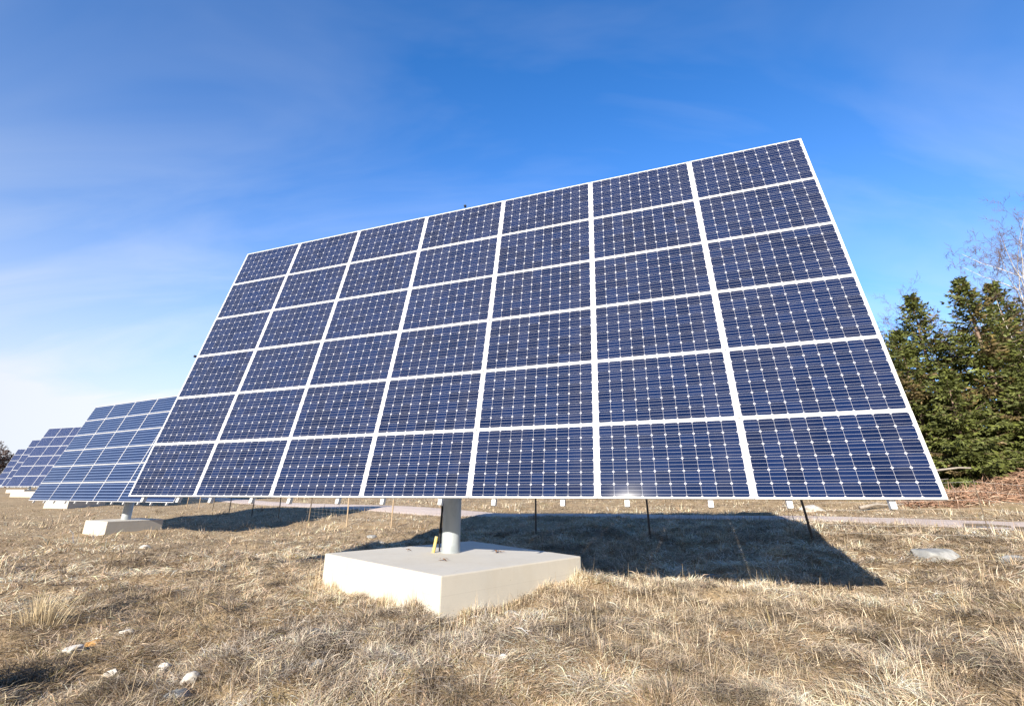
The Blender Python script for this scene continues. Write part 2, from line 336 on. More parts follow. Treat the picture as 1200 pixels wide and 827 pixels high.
    if detail:
        cb = MB().tube([(-pole_r - .03, -.06, .17), (-pole_r - .022, -.05, .32), (-pole_r - .020, -.03, .7), (-pole_r - .021, -.03, top - .6)], .017, 8).tube([(-pole_r - .012, -.08, .02), (-pole_r - .03, -.075, .3), (-pole_r - .01, -.07, .62), (-pole_r - .012, -.07, top - .6)], .012, 8).build('cable', MAT['cable'], root, True)
        cd = MB().tube([(-pole_r - .118, -.10, -.01), (-pole_r - .095, -.095, .12), (-pole_r - .072, -.09, .25)], .027, 12, True).build('cable_conduit', MAT['conduit'], root); autosmooth(cd)
        for p, d in ((B + up * H + X3 * (-W / 2 + cwid * 3.42), up), (B + up * (H * .505) - X3 * W / 2, -X3)):
            m = MB().tube([p + bk * .03, p + d * .09 + bk * .03], .008, 6); s = m.build('sun_sensor', MAT['cable'], root)
            q = p + d * .10 + bk * .03; MB().box(q, d, np.cross(d, bk), -bk, -.012, .02, -.022, .022, -.01, .035).build('sensor_housing', MAT['cable'], s)
    return root
def block(name, corners, ztop, zbot, label, group, bev=.035):
    """a cast concrete foundation block: four corners, chamfered edges, slightly uneven faces"""
    import bmesh
    bm = bmesh.new(); lo = [bm.verts.new((x, y, zbot)) for x, y in corners]; hi = [bm.verts.new((x, y, ztop)) for x, y in corners]
    bm.faces.new(hi); bm.faces.new(lo[::-1])
    for i in range(4): bm.faces.new((lo[i], lo[(i + 1) % 4], hi[(i + 1) % 4], hi[i]))
    bmesh.ops.recalc_face_normals(bm, faces=bm.faces)
    bmesh.ops.bevel(bm, geom=[e for e in bm.edges if e.verts[0].co.z > zbot + .01 or e.verts[1].co.z > zbot + .01], offset=bev * .5, segments=2, affect='EDGES', profile=.6)
    me = bpy.data.meshes.new(name); bm.to_mesh(me); bm.free(); me.materials.append(MAT['concrete']); o = link(bpy.data.objects.new(name, me))
    return tag(o, label, 'foundation', group)
A1 = R(-18.35)
FG = 'concrete foundation blocks under the trackers'
Z1 = EYE - .966
FC = [(-.86, 5.92), (1.09, 7.66), (1.11, 7.74), (-.84, 9.97), (-3.10, 8.01)]
block('foundation_block', [FC[0], FC[1], FC[3], FC[4]], Z1, EYE - 1.95, 'large pale concrete foundation block in the foreground carrying the nearest grey pole', FG)
tracker((-1.033, 8.12, Z1), A1, R(76.65), 7, 1.753, 1.0, .888, -1.392, .157, 10, 6, .1675, .1585, MAT['mono'],
        'nearest and largest blue solar panel array, seven columns wide on a grey pole', colw=[.95, .97, .995, 1.015, 1.02, 1.025, 1.025])
def far_tracker(BL, heading, tilt, ncol, cwid, rh, ztop, zbot, side, rz, cells_, label, flabel, nx, off=.6):
    d = np.array((cos(heading), sin(heading))); n = np.array((-sin(heading), cos(heading))); H = 6 * rh
    back = H / 2 * cos(tilt) + off; pc = np.array(BL[:2]) + d * ncol * cwid / 2 + n * back
    q = [pc + side * .5 * np.array((cos(rz + k * pi / 2) * 1.4142, sin(rz + k * pi / 2) * 1.4142)) for k in range(4)]
    block('foundation_block', q, ztop, zbot, flabel, FG)
    return tracker((pc[0], pc[1], ztop), heading, tilt, ncol, cwid, rh, BL[2] - ztop, -back, 0, nx, 6, (cwid - .06) / nx, (rh - .06) / 6, cells_, label, .016, False, .17)
far_tracker((-22.24, 21.50, EYE - .361), R(-24.5), R(72.1), 6, 1.825, .8, EYE - 1.13, EYE - 2.1, 2.0, R(-24.5 + 45 - 4), MAT['mono2'],
            'second solar panel array from the front, with pale blue striped modules in six columns', 'low concrete foundation block of the second array, partly lit beside the dark shadow', 12)
far_tracker((-43.0, 39.3, EYE + .46), R(-16.3), R(71.2), 8, 1.667, .9, EYE - .66, EYE - 1.7, 2.7, R(30), MAT['poly'],
            'third solar panel array along the row, dull blue and half covered by the striped one', 'concrete foundation block of the third array showing below the striped panels', 9)
far_tracker((-56.4, 51.1, EYE + .62), R(-13), R(74), 6, 1.667, .9, EYE + .08, EYE - .9, 4.0, R(35), MAT['poly'],
            'fourth solar panel array, a narrow sloping blue strip between two other arrays far off', 'small far concrete foundation block at the left edge of the field', 9)
far_tracker((-75.0, 66.9, EYE + 1.0), R(-13), R(74), 6, 1.667, .9, EYE + .35, EYE - .6, 3.2, R(35), MAT['poly'],
            'farthest solar panel array at the left edge in front of the bare wood', 'farthest concrete foundation block, low under the last array of the row', 9)

# ------------------------------------------------------------------ wire fence along the track
fence = empty('wire_fence', (6.94, 11.02, gz(6.94, 11.02)), 0, 'low wire fence on thin wooden posts running between the arrays and the gravel track', 'fence')
FO = np.array(fence.location)
MAT['post_dark'] = noisy('weathered post', (.11, .085, .065), (.17, .135, .10), 9, .9, .3, .004, vscale=(1, 1, .2))
MAT['post_pale'] = noisy('pale post', (.34, .25, .16), (.44, .33, .22), 9, .9, .3, .004, vscale=(1, 1, .2))
MAT['wire'] = mat('fence wire', .5, (.30, .29, .28), metallic=.3)[0]
FP = [(11.6, 7.6), (9.6, 9.6), (6.93, 11.02), (3.7, 12.8), (.73, 14.66), (-2.32, 17.5), (-4.96, 19.5), (-7.21, 20.7), (-9.54, 22.2), (-12, 24.3), (-14.9, 27), (-17.9, 29.8), (-20.4, 32), (-23, 34.5), (-26, 37.5)]
tops = []
for i, (x, y) in enumerate(FP):
    z = gz(x, y); h = 1.18 + .06 * sin(i * 2.1); lx, ly = (.03 * sin(i * 3.3), .03 * cos(i * 1.7))
    if i == 2: lx, ly = -.13, .03
    dark = i in (0, 1, 2, 3, 4, 8, 10, 12); r = .028 if i > 1 else .009
    p = MB().tube([(x, y, z - .2), (x + lx * .5, y + ly * .5, z + h * .5), (x + lx, y + ly, z + h)], [r * 1.08, r, r * .94], 9)
    p.v = [q - FO for q in p.v]
    o = autosmooth(p.build('post', MAT['post_dark'] if dark else MAT['post_pale'], fence))
    if i == 2: o['label'] = 'dark post leaning to the left below the big array'
    tops.append((x + lx, y + ly, z, h))
m = MB()
for a, b in zip(tops[:-1], tops[1:]):
    for fz in (.12, .26, .40, .54, .68, .82, .97):
        m.tube([(a[0], a[1] + .04, a[2] + a[3] * fz), ((a[0] + b[0]) / 2, (a[1] + b[1]) / 2 + .04, (a[2] + b[2] + (a[3] + b[3]) * fz) / 2 - .015), (b[0], b[1] + .04, b[2] + b[3] * fz)], .0022, 3, False)
    L = math.hypot(b[0] - a[0], b[1] - a[1]); n = int(L / .3)
    for k in range(1, n):
        t = k / n; x, y, z, h = (a[j] * (1 - t) + b[j] * t for j in range(4)); m.tube([(x, y + .04, z + h * .12 - .004), (x, y + .04, z + h * .97 - .01)], .0016, 3, False)
m.v = [q - FO for q in m.v]; m.build('wire_netting', MAT['wire'], fence)

# ------------------------------------------------------------------ stones, twigs and litter
MAT['stone_pale'] = noisy('pale quartz stone', (.50, .47, .43), (.60, .57, .53), 14, .9, .7, .012, (.27, .235, .19), 9)
MAT['stone_grey'] = noisy('grey granite', (.20, .20, .195), (.32, .325, .32), 6, .9, .6, .015, (.42, .41, .39), 3)
MAT['stone_rust'] = noisy('rusty stone', (.42, .22, .07), (.50, .30, .12), 9, .85, .5, .01)
def rock(name, x, y, sx, sy, sz, rz, m, label, seed, sink=.35, cat='stone', group='stones lying in the grass'):
    import bmesh
    bm = bmesh.new(); bmesh.ops.create_icosphere(bm, subdivisions=4, radius=1); r = np.random.default_rng(seed)
    cuts = [(Vector(r.normal(size=3)).normalized(), r.uniform(.62, .92)) for _ in range(15)]; ph = r.uniform(0, 6, 9)
    for v in bm.verts:
        p = v.co.copy()
        for n, d in cuts:
            e = p.dot(n) - d
            if e > 0: p -= n * e * .97
        p *= 1 + .04 * sin(5 * p.x + ph[0]) * sin(6 * p.y + ph[1]) + .025 * sin(13 * p.z + ph[2]) * sin(11 * p.x + ph[3])
        v.co = Vector((p.x * sx, p.y * sy, p.z * sz))
    me = bpy.data.meshes.new(name); bm.to_mesh(me); bm.free(); me.materials.append(m); me.polygons.foreach_set('use_smooth', [True] * len(me.polygons)); me.set_sharp_from_angle(angle=R(32))
    o = link(bpy.data.objects.new(name, me)); o.location = (x, y, gz(x, y) + sz * (.34 if sx < .2 else 0)); o.rotation_euler = (r.normal() * .1, r.normal() * .1, rz)
    return tag(o, label, cat, group)
P_, G_, U_ = MAT['stone_pale'], MAT['stone_grey'], MAT['stone_rust']
ROCKS = [(-4.46, 5.86, .095, .06, .05, .2, P_, 'flat white stone in the left grass, uppermost of the nearby pale ones'),
 (-4.62, 5.40, .10, .07, .045, .4, P_, 'creamy flat stone at the left beside a rusty orange stone'),
 (-4.62, 5.62, .08, .06, .045, 1.2, U_, 'rusty orange stone in the left foreground grass'),
 (-3.34, 4.96, .062, .05, .055, .5, P_, 'small round white stone right of the flat ones in the left foreground'),
 (-3.73, 4.83, .095, .05, .045, -.1, P_, 'long white stone lying left of the small round one in the foreground'),
 (-2.73, 4.41, .075, .055, .065, .4, P_, 'brightest white stone, standing up at the bottom left of the picture'),
 (-2.66, 4.17, .11, .08, .04, .9, G_, 'dull grey stone half sunk just under the brightest white stone'),
 (-11.4, 15.0, .20, .15, .12, .1, P_, 'pale stone in mid field below the second array foundation'),
 (-2.07, 5.30, .085, .07, .06, .5, G_, 'grey stone among dead stems left of the big foundation block corner'),
 (-1.69, 4.50, .085, .06, .055, 1.4, G_, 'grey stone in dead stems near the bottom edge, below the big block'),
 (-.07, 4.42, .05, .04, .035, .2, P_, 'tiny pale stone in the grass at the bottom centre'),
 (0.02, 6.33, .13, .07, .055, .3, G_, 'grey stone in the grass right of the front corner of the big block'),
 (7.47, 8.55, .50, .28, .19, -.08, G_, 'wide flat grey boulder in dry grass right of the big shadow tip'),
 (8.55, 8.25, .24, .18, .12, .5, G_, 'smaller grey boulder at the right edge beside the wide flat one'),
 (12.2, 19.0, .62, .4, .26, .2, P_, 'white rock beyond the gravel track under the lower right panel corner'),
 (3.65, 8.84, .16, .09, .03, .1, G_, 'flat stone lying inside the big dark shadow'),
 (-4.41, 16.0, .24, .17, .10, .2, P_, 'pale stone behind the big block, left of the pole'),
 (-5.1, 17.4, .22, .15, .10, .8, G_, 'grey stone beyond the pale one, left of the pole')]
for i, r_ in enumerate(ROCKS): rock('stone', *r_, seed=40 + i)
MAT['bark_dark'] = noisy('dead wood', (.07, .055, .045), (.13, .105, .085), 12, .9, .4, .004)
MAT['bark_grey'] = noisy('grey dead wood', (.24, .21, .18), (.34, .30, .26), 12, .9, .4, .004, vscale=(1, 1, .3))
def stick(name, pts, r, m, label, cat='branch', group=None):
    o3 = np.array(pts[0]); b = MB().tube([np.array(p) - o3 for p in pts], [r * (1 - .5 * i / (len(pts) - 1)) for i in range(len(pts))], 8)
    return tag(b.build(name, m, None, True, tuple(o3)), label, cat, group)
def on(x, y, dz=.03): return (x, y, gz(x, y) + dz)
stick('fallen_branch', [on(11.9, 12.5, .07), on(12.25, 12.3, .09), on(12.6, 12.0, .08)], .045, MAT['bark_dark'], 'short dark branch lying on the gravel track, left of another')
stick('fallen_branch', [on(12.55, 11.85, .07), on(12.75, 11.68, .08), on(13.1, 11.45, .06)], .035, MAT['bark_dark'], 'thin dark branch at the right lower edge of the gravel track')
stick('fallen_stalk', [on(-2.5, 5.0, .04), on(-2.3, 5.05, .09), on(-1.7, 5.2, .10), on(-1.2, 5.22, .03)], .0045, MAT['bark_grey'], 'long thin dead stalk lying across the foreground stems')
MAT['leaf_brown'] = noisy('brown dead leaf', (.16, .075, .03), (.24, .12, .05), 30, .8, .2, .003)
def litter(x, y, s, label, seed):
    r = np.random.default_rng(seed); m = MB()
    for k in range(7):
        a = r.uniform(0, 2 * pi); c = np.array((r.normal() * s * .35, r.normal() * s * .18, .006 + .004 * k)); u = np.array((cos(a), sin(a), r.normal() * .12)); w = np.array((-sin(a), cos(a), .25 + r.normal() * .2)); n = len(m.v); l = s * r.uniform(.35, .6)
        m.v += [c - u * l, c + w * l * .38, c + u * l, c - w * l * .30 + (0, 0, .012)]; m.f += [[n, n + 1, n + 2, n + 3]]
    o = m.build('dead_leaves', MAT['leaf_brown'], None, False, (x, y, Z1 + .003)); tag(o, label, 'leaves', 'dead leaves on the big block')
litter(-.98, 7.15, .085, 'brown dead leaf clump on the block top in front of the pole', 3)
litter(-.22, 8.06, .11, 'brown dead leaves on the block top right of the pole, at the shadow edge', 5)
litter(-1.77, 8.3, .05, 'small scrap of dead leaf on the left of the block top', 8)

# ------------------------------------------------------------------ dry grass, modelled blade by blade
def blades_mat(name, rough=.75, trans=.16):
    m, t, b = mat(name, rough, spec=.15); a = N(t, 'ShaderNodeVertexColor'); a.layer_name = 'Col'
    t.links.new(a.outputs['Color'], b.inputs['Base Color'])
    if trans:
        tr = N(t, 'ShaderNodeBsdfTranslucent'); t.links.new(a.outputs['Color'], tr.inputs['Color'])
        mx = N(t, 'ShaderNodeMixShader', i_0=trans); t.links.new(b.outputs[0], mx.inputs[1]); t.links.new(tr.outputs[0], mx.inputs[2])
        t.links.new(mx.outputs[0], t.nodes['Material Output'].inputs['Surface'])
    return m
MAT['straw'] = blades_mat('dry straw')
def raw_mesh(name, V, F, cols, m, per_face_verts):
    """F: (n,k) faces all of one size, cols per vertex"""
    me = bpy.data.meshes.new(name); me.vertices.add(len(V)); me.vertices.foreach_set('co', np.ascontiguousarray(V, np.float32).ravel())
    me.loops.add(F.size); me.loops.foreach_set('vertex_index', np.ascontiguousarray(F, np.int32).ravel())
    me.polygons.add(len(F)); me.polygons.foreach_set('loop_start', np.arange(len(F), dtype=np.int32) * per_face_verts); me.update(calc_edges=True)
    ca = me.color_attributes.new('Col', 'FLOAT_COLOR', 'POINT'); ca.data.foreach_set('color', np.ascontiguousarray(np.c_[cols, np.ones(len(V))], np.float32).ravel())
    me.materials.append(m); return me
def inside_block(x, y, grow=0.0):
    P = np.array([FC[0], FC[1], FC[3], FC[4]]); c = P.mean(0); ins = np.ones(len(x), bool)
    for a, b in zip(P, np.roll(P, -1, 0)): ins &= ((b[0] - a[0]) * (y - a[1]) - (b[1] - a[1]) * (x - a[0])) > -grow * np.hypot(*(b - a))
    return ins
def make_blades(x, y, az, lean, L, w, col, curl):
    n = len(x); z = ground(x, y) - .010 + np.where(lean > 1.0, rng.random(n) ** 1.6 * .045, 0)
    d = np.c_[np.cos(az), np.sin(az)]; s = np.c_[-np.sin(az), np.cos(az), np.zeros(n)] * (w / 2)[:, None]
    base = np.c_[x, y, z]; l1 = np.clip(lean * (1 - curl * .5), 0, 1.45); l2 = np.clip(lean * (1 + curl * .6), 0, 1.62)
    mid = base + np.c_[d * (np.sin(l1) * L * .5)[:, None], np.cos(l1) * L * .5]
    tip = mid + np.c_[d * (np.sin(l2) * L * .5)[:, None], np.cos(l2) * L * .5]
    tw = rng.normal(0, .6, n)[:, None] * np.c_[np.zeros((n, 2)), w]            # twist
    V = np.stack([base - s, base + s, mid - s * .8 + tw * .3, mid + s * .8 - tw * .3, tip - s * .15, tip + s * .15], 1).reshape(-1, 3)
    i = np.arange(n)[:, None] * 6; F = np.concatenate([i + [0, 1, 3, 2], i + [2, 3, 5, 4]], 1).reshape(-1, 4)
    C = np.repeat(col, 6, 0); return V, F, C
PAL = np.array([(.72, .60, .44), (.65, .515, .365), (.55, .415, .28), (.31, .22, .135), (.27, .225, .105), (.42, .365, .30), (.25, .20, .155)])
def grass_color(x, y, n):
    grey = np.exp(-(((x + 1.3) / 1.5) ** 2 + ((y - 5.1) / 1.25) ** 2)); right = 1 / (1 + np.exp(-(x - .6) * 2.0)); leftn = np.exp(-(((x + 4.6) / 2.6) ** 2 + ((y - 5.2) / 1.9) ** 2))
    p1 = vnoise(x, y, 1.3, 11); p2 = vnoise(x, y, .5, 12); p3 = vnoise(x, y, 3.6, 13)
    W = np.stack([.5 + 1.7 * right * (1 - grey) + p3 * .5, np.full(n, 1.2), .9 + p1 * .6, .3 + 1.4 * (p1 > .6) + .6 * leftn, .12 + 1.5 * (p2 > .68) * (p1 > .5) + .5 * leftn, .12 + 3.2 * grey, .10 + 2.6 * grey + 1.1 * leftn], 1)
    W = np.cumsum(W, 1); W /= W[:, -1:]; k = (rng.random(n)[:, None] > W).sum(1)
    patch = np.clip(.98 + .60 * (vnoise(x, y, .42, 14) - .5) + .75 * (vnoise(x, y, 1.5, 15) - .5) + .6 * (vnoise(x, y, 5.0, 16) - .5), .4, 1.5)
    return np.clip(PAL[k] * (patch * rng.normal(1, .17, n))[:, None] * (1 + rng.normal(0, .03, (n, 3))), .02, .8)
def scatter(n, d0, d1, power, amin=-58, amax=58):
    u = rng.random(n); d = (d0 ** (1 - power) + u * (d1 ** (1 - power) - d0 ** (1 - power))) ** (1 / (1 - power)) if power != 1 else d0 * (d1 / d0) ** u
    a = R(amin) + rng.random(n) * R(amax - amin); return d * np.sin(a), d * np.cos(a)
SLABS = [(-16.7, 20.45, 1.5), (-36.6, 37.9, 2.1), (-51.5, 50.6, 2.6)]
def keep(x, y):
    k = ~inside_block(x, y, -.01 + 0) & (road_dist(x, y) > .95 + .75 * rng.random(len(x)))
    for sx, sy, r in SLABS: k &= np.hypot(x - sx, y - sy) > r
    return k
VV, FF, CC = [], [], []; off_ = 0
def add(x, y, az, lean, L, w, col, curl):
    global off_
    V, F, C = make_blades(x, y, az, lean, L, w, col, curl); VV.append(V); FF.append(F + off_); CC.append(C); off_ += len(V)
def lay(n, d0, d1, pw, Lr, wr, lo, hi):
    x, y = scatter(n, d0, d1, pw); k = keep(x, y); x, y = x[k], y[k]; n = len(x); d = np.hypot(x, y)
    flow = vnoise(x, y, 2.2, 21) * 2 * pi + vnoise(x, y, .7, 22) * 3; az = flow + rng.normal(0, 1.1, n)
    sc = .6 + .8 * vnoise(x, y, 1.0, 23)
    L = rng.uniform(*Lr, n) * sc * np.clip(d / 9, 1, 2); w = rng.uniform(*wr, n) * np.clip(d / 5.5, .8, 3.5)
    add(x, y, az, rng.uniform(lo, hi, n), L, w, grass_color(x, y, n), rng.uniform(0, .5, n))
def tufts(nt_, d0, d1, pw, per, Lr, wr, spread, bright=1.0, mask=None):
    x, y = scatter(nt_, d0, d1, pw); k = keep(x, y) & (vnoise(x, y, 1.7, 31) > .42)
    if mask is not None: k &= mask(x, y)
    x, y = x[k], y[k]; n = len(x)
    s = rng.lognormal(0, .35, n) * np.clip(np.hypot(x, y) / 9, 1, 2.4); wind = rng.normal(.4, .9, n)
    X = np.repeat(x, per); Y = np.repeat(y, per); S = np.repeat(s, per); m = len(X); az = rng.uniform(0, 2 * pi, m); rad = rng.random(m) ** .7 * spread * S
    bx, by = X + np.cos(az) * rad, Y + np.sin(az) * rad; kk = keep(bx, by)
    lean = np.clip(.25 + rad / (spread * S) * .95 + rng.normal(0, .3, m), 0, 1.6); d = np.hypot(bx, by)
    col = grass_color(X, Y, m) * np.repeat(rng.normal(1.0, .13, n), per)[:, None] * bright
    add(bx[kk], by[kk], (az + rng.normal(0, .5, m))[kk], lean[kk], (rng.uniform(*Lr, m) * S)[kk], (rng.uniform(*wr, m) * np.clip(d / 5.5, .8, 6))[kk], np.clip(col, .02, .85)[kk], rng.uniform(.1, .9, m)[kk])
lay(330000, 2.6, 16, 1.0, (.05, .20), (.0028, .0062), 1.1, 1.55)
lay(30000, 2.6, 15, 1.0, (.03, .09), (.003, .006), .3, 1.3)
lay(170000, 14, 60, 1.0, (.03, .09), (.003, .0065), .9, 1.52)
mr = lambda x, y: rng.random(len(x)) < .30 + .70 / (1 + np.exp(-(x - .4) * 2.0))
tufts(2600, 2.8, 16, 1.0, 42, (.05, .145), (.0028, .0052), .09, 1.06, mr)
tufts(1800, 12, 55, 1.0, 18, (.05, .11), (.003, .006), .11)
def lay_side(n, a0, a1):
    x, y = scatter(n, 2.2, 34, 1.0, a0, a1); k = keep(x, y); x, y = x[k], y[k]; n = len(x); d = np.hypot(x, y)
    add(x, y, rng.uniform(0, 2 * pi, n), rng.uniform(.8, 1.5, n), rng.uniform(.06, .19, n) * np.clip(d / 9, 1, 2), rng.uniform(.003, .006, n) * np.clip(d / 5.5, .8, 3.5), grass_color(x, y, n), rng.uniform(0, .5, n))
lay_side(45000, 57, 100); lay_side(45000, -100, -57)
# dense stiff grey stems left of the block, and grass leaning on its faces
def stems(n, cx, cy, sx, sy, Lr, lo, hi, tint):
    x = rng.normal(cx, sx, n); y = rng.normal(cy, sy, n); k = keep(x, y) & (y > 3.2); x, y = x[k], y[k]; n = len(x)
    add(x, y, rng.uniform(0, 2 * pi, n), rng.uniform(lo, hi, n), rng.uniform(*Lr, n), rng.uniform(.004, .009, n), np.array(tint) * rng.normal(1, .22, n)[:, None], rng.uniform(0, .25, n))
stems(11000, -1.6, 5.2, 1.0, .8, (.04, .15), .5, 1.6, (.47, .41, .34))
stems(6000, -1.5, 5.1, 1.0, .8, (.04, .12), .6, 1.6, (.19, .155, .125))
stems(4000, 2.2, 6.6, 1.8, 1.0, (.08, .20), .4, 1.4, (.64, .53, .38))
for (ax, ay), (bx, by), n in ((FC[0], FC[1], 2600), (FC[4], FC[0], 2200)):
    t = rng.random(n); x = ax + (bx - ax) * t; y = ay + (by - ay) * t; o = np.abs(rng.normal(0, .12, n)) + .012; L_ = math.hypot(bx - ax, by - ay); nx_, ny_ = (by - ay) / L_, -(bx - ax) / L_
    x, y = x + nx_ * o, y + ny_ * o; hgt = .04 + .13 * vnoise(x, y, .6, 41) ** 1.5
    add(x, y, rng.uniform(0, 2 * pi, n), rng.uniform(.05, 1.0, n), hgt * rng.uniform(.6, 1.4, n), rng.uniform(.004, .008, n), grass_color(x, y, n), rng.uniform(0, .6, n))
# bright tall tuft at the left edge, and a few lone seed stalks
for tx, ty, c in ((-6.0, 6.35, 200), (-5.7, 6.2, 90)):
    az = rng.uniform(0, 2 * pi, c); rad = rng.random(c) * .16
    add(tx + np.cos(az) * rad, ty + np.sin(az) * rad, az, np.clip(.1 + rad * 4 + rng.normal(0, .15, c), 0, 1.3), rng.uniform(.2, .5, c), rng.uniform(.005, .009, c), np.array((.60, .49, .32)) * rng.normal(1, .12, c)[:, None], rng.uniform(.1, .7, c))
x, y = scatter(900, 4.5, 14, 1.0); k = keep(x, y); x, y = x[k], y[k]; n = len(x)
add(x, y, rng.uniform(0, 2 * pi, n), rng.uniform(0, .5, n), rng.uniform(.14, .36, n), np.full(n, .004) * np.clip(np.hypot(x, y) / 5, 1, 3), np.array((.46, .36, .23)) * rng.normal(1, .2, n)[:, None], rng.uniform(0, .5, n))
# thin dead weeds along the near side of the track
x = rng.uniform(5, 16, 700); y = 15.8 - (x - 9) * .52 + rng.normal(-2.6, .8, 700); k = keep(x, y); x, y = x[k], y[k]; n = len(x)
add(x, y, rng.uniform(0, 2 * pi, n), rng.uniform(0, .4, n), rng.uniform(.15, .5, n), rng.uniform(.005, .009, n), np.array((.34, .26, .20)) * rng.normal(1, .2, n)[:, None], rng.uniform(0, .5, n))
gm = raw_mesh('dry_grass', np.concatenate(VV), np.concatenate(FF), np.concatenate(CC), MAT['straw'], 4)
tag(link(bpy.data.objects.new('dry_grass', gm)), 'pale dry winter grass and dead stems covering the field', 'grass', kind='stuff')

# ------------------------------------------------------------------ trees
MAT['needles'] = blades_mat('spruce needles', .6, .22)
MAT['spruce_bark'] = noisy('spruce bark', (.17, .115, .085), (.28, .20, .15), 8, .9, .5, .01, vscale=(1, 1, .4))
MAT['birch_bark'] = noisy('birch bark', (.66, .62, .58), (.74, .71, .67), 5, .75, .2, .004, (.10, .085, .075), 3.2, vscale=(1, 1, 2.5))
MAT['twig'] = noisy('reddish twigs', (.13, .09, .08), (.18, .125, .11), 3, .8, 0)
def spruce_mesh(h, rmax, seed, dens=1.0):
    r = np.random.default_rng(seed); V, C = [], []; br = MB()
    lean = r.normal(0, .012, 2) * h
    tr = MB().tube([(lean[0] * t * t, lean[1] * t * t, h * t - (.3 if t == 0 else 0)) for t in np.linspace(0, 1, 9)], [max(.012, .016 * h * (1 - t) ** .8) for t in np.linspace(0, 1, 9)], 9)
    z = .25
    while z < h * .985:
        t = z / h; q = (1 - t); Lb = rmax * (q ** .95) * (.72 + .28 * min(1, t * 5 + .4)); nb = int(r.integers(4, 8)); a0 = r.uniform(0, 2 * pi)
        for k in range(nb):
            L = max(.16, Lb * r.uniform(.42, 1.25)); a = a0 + 2 * pi * k / nb + r.normal(0, .25); d = np.array((cos(a), sin(a), 0))
            wsc = 1.5; rise = r.normal(.30 * t + .10 - .32 * (1 - t), .10); o = np.array((lean[0] * t * t, lean[1] * t * t, z + r.uniform(-.12, .12))); nn = max(4, int(L / .17))
            pts = [o + d * L * s + Z3 * L * (rise * s - .38 * s * (1 - t * .8) * s + .34 * s ** 3) for s in np.linspace(0, 1, nn + 1)]
            if L > .5: br.tube(pts[::max(1, nn // 4)], [.006 + .014 * L / rmax * (1 - s) for s in np.linspace(0, 1, len(pts[::max(1, nn // 4)]))], 4, False)
            side = np.array((-d[1], d[0], 0)); tone = r.normal(1, .17); warm = r.random() < .12
            for i in range(1, nn + 1):
                s = i / nn
                if s < .22 and t < .75 and r.random() < .6: continue
                p = pts[i]; ax = pts[i] - pts[i - 1]; ax /= np.linalg.norm(ax) + 1e-9
                for sg in (-1, 1, -1, 1, 0):
                    if r.random() > .94 * dens: continue
                    wd = L * (1 - s) * .42 + .13
                    dr = ax * r.uniform(.35, 1.0) + side * sg * r.uniform(.45, 1.0) + Z3 * r.uniform(-.50, .12); dr /= np.linalg.norm(dr)
                    l = wd * r.uniform(.7, 1.35); m_ = max(1, int(l / .15)); pp = p + r.normal(0, .03, 3)
                    for _ in range(m_):
                        sl = r.uniform(.16, .30); e = dr + r.normal(0, .28, 3); e[2] -= .10; e /= np.linalg.norm(e)
                        w = np.cross(e, r.normal(size=3)); w /= np.linalg.norm(w) + 1e-9; wd2 = r.uniform(.032, .060)
                        V += [pp, pp + e * sl * .45 + w * wd2, pp + e * sl, pp + e * sl * .45 - w * wd2]
                        g = np.array((.140, .160, .045)) if not warm else np.array((.19, .145, .06))
                        c = g * tone * r.uniform(.6, 1.35) * np.array((1, 1, r.uniform(.8, 1.4))); C += [c] * 4
                        pp = pp + dr * .13
        z += r.uniform(.18, .30) * (1 if t < .8 else .7)
    V = np.array(V); F = np.arange(len(V)).reshape(-1, 4)
    return raw_mesh('crown', V, F, np.clip(np.array(C), .008, .5), MAT['needles'], 4), tr, br
def spruce_proto(h, rmax, seed, dens=1.0):
    cm, tr, br = spruce_mesh(h, rmax, seed, dens)
    tm = bpy.data.meshes.new('trunk'); tm.from_pydata([tuple(v) for v in tr.v], [], tr.f); tm.materials.append(MAT['spruce_bark']); tm.polygons.foreach_set('use_smooth', [True] * len(tm.polygons))
    bm_ = bpy.data.meshes.new('branches'); bm_.from_pydata([tuple(v) for v in br.v], [], br.f); bm_.materials.append(MAT['spruce_bark'])
    return dict(crown=cm, trunk=tm, branches=bm_)
def place_tree(kind, pr, x, y, rz, s, label, group, cat='tree', sz=1.0):
    root = empty(kind, (x, y, gz(x, y) - .05), rz, label, cat, group); root.scale = (s, s, s * sz)
    for nm, me in pr.items():
        o = link(bpy.data.objects.new(nm, me)); o.parent = root
    return root
SP = [spruce_proto(10.8, 4.2, 1), spruce_proto(8.6, 3.4, 2), spruce_proto(6.0, 2.9, 3), spruce_proto(10.4, 3.9, 4)]
SG = 'spruces at the edge of the wood'
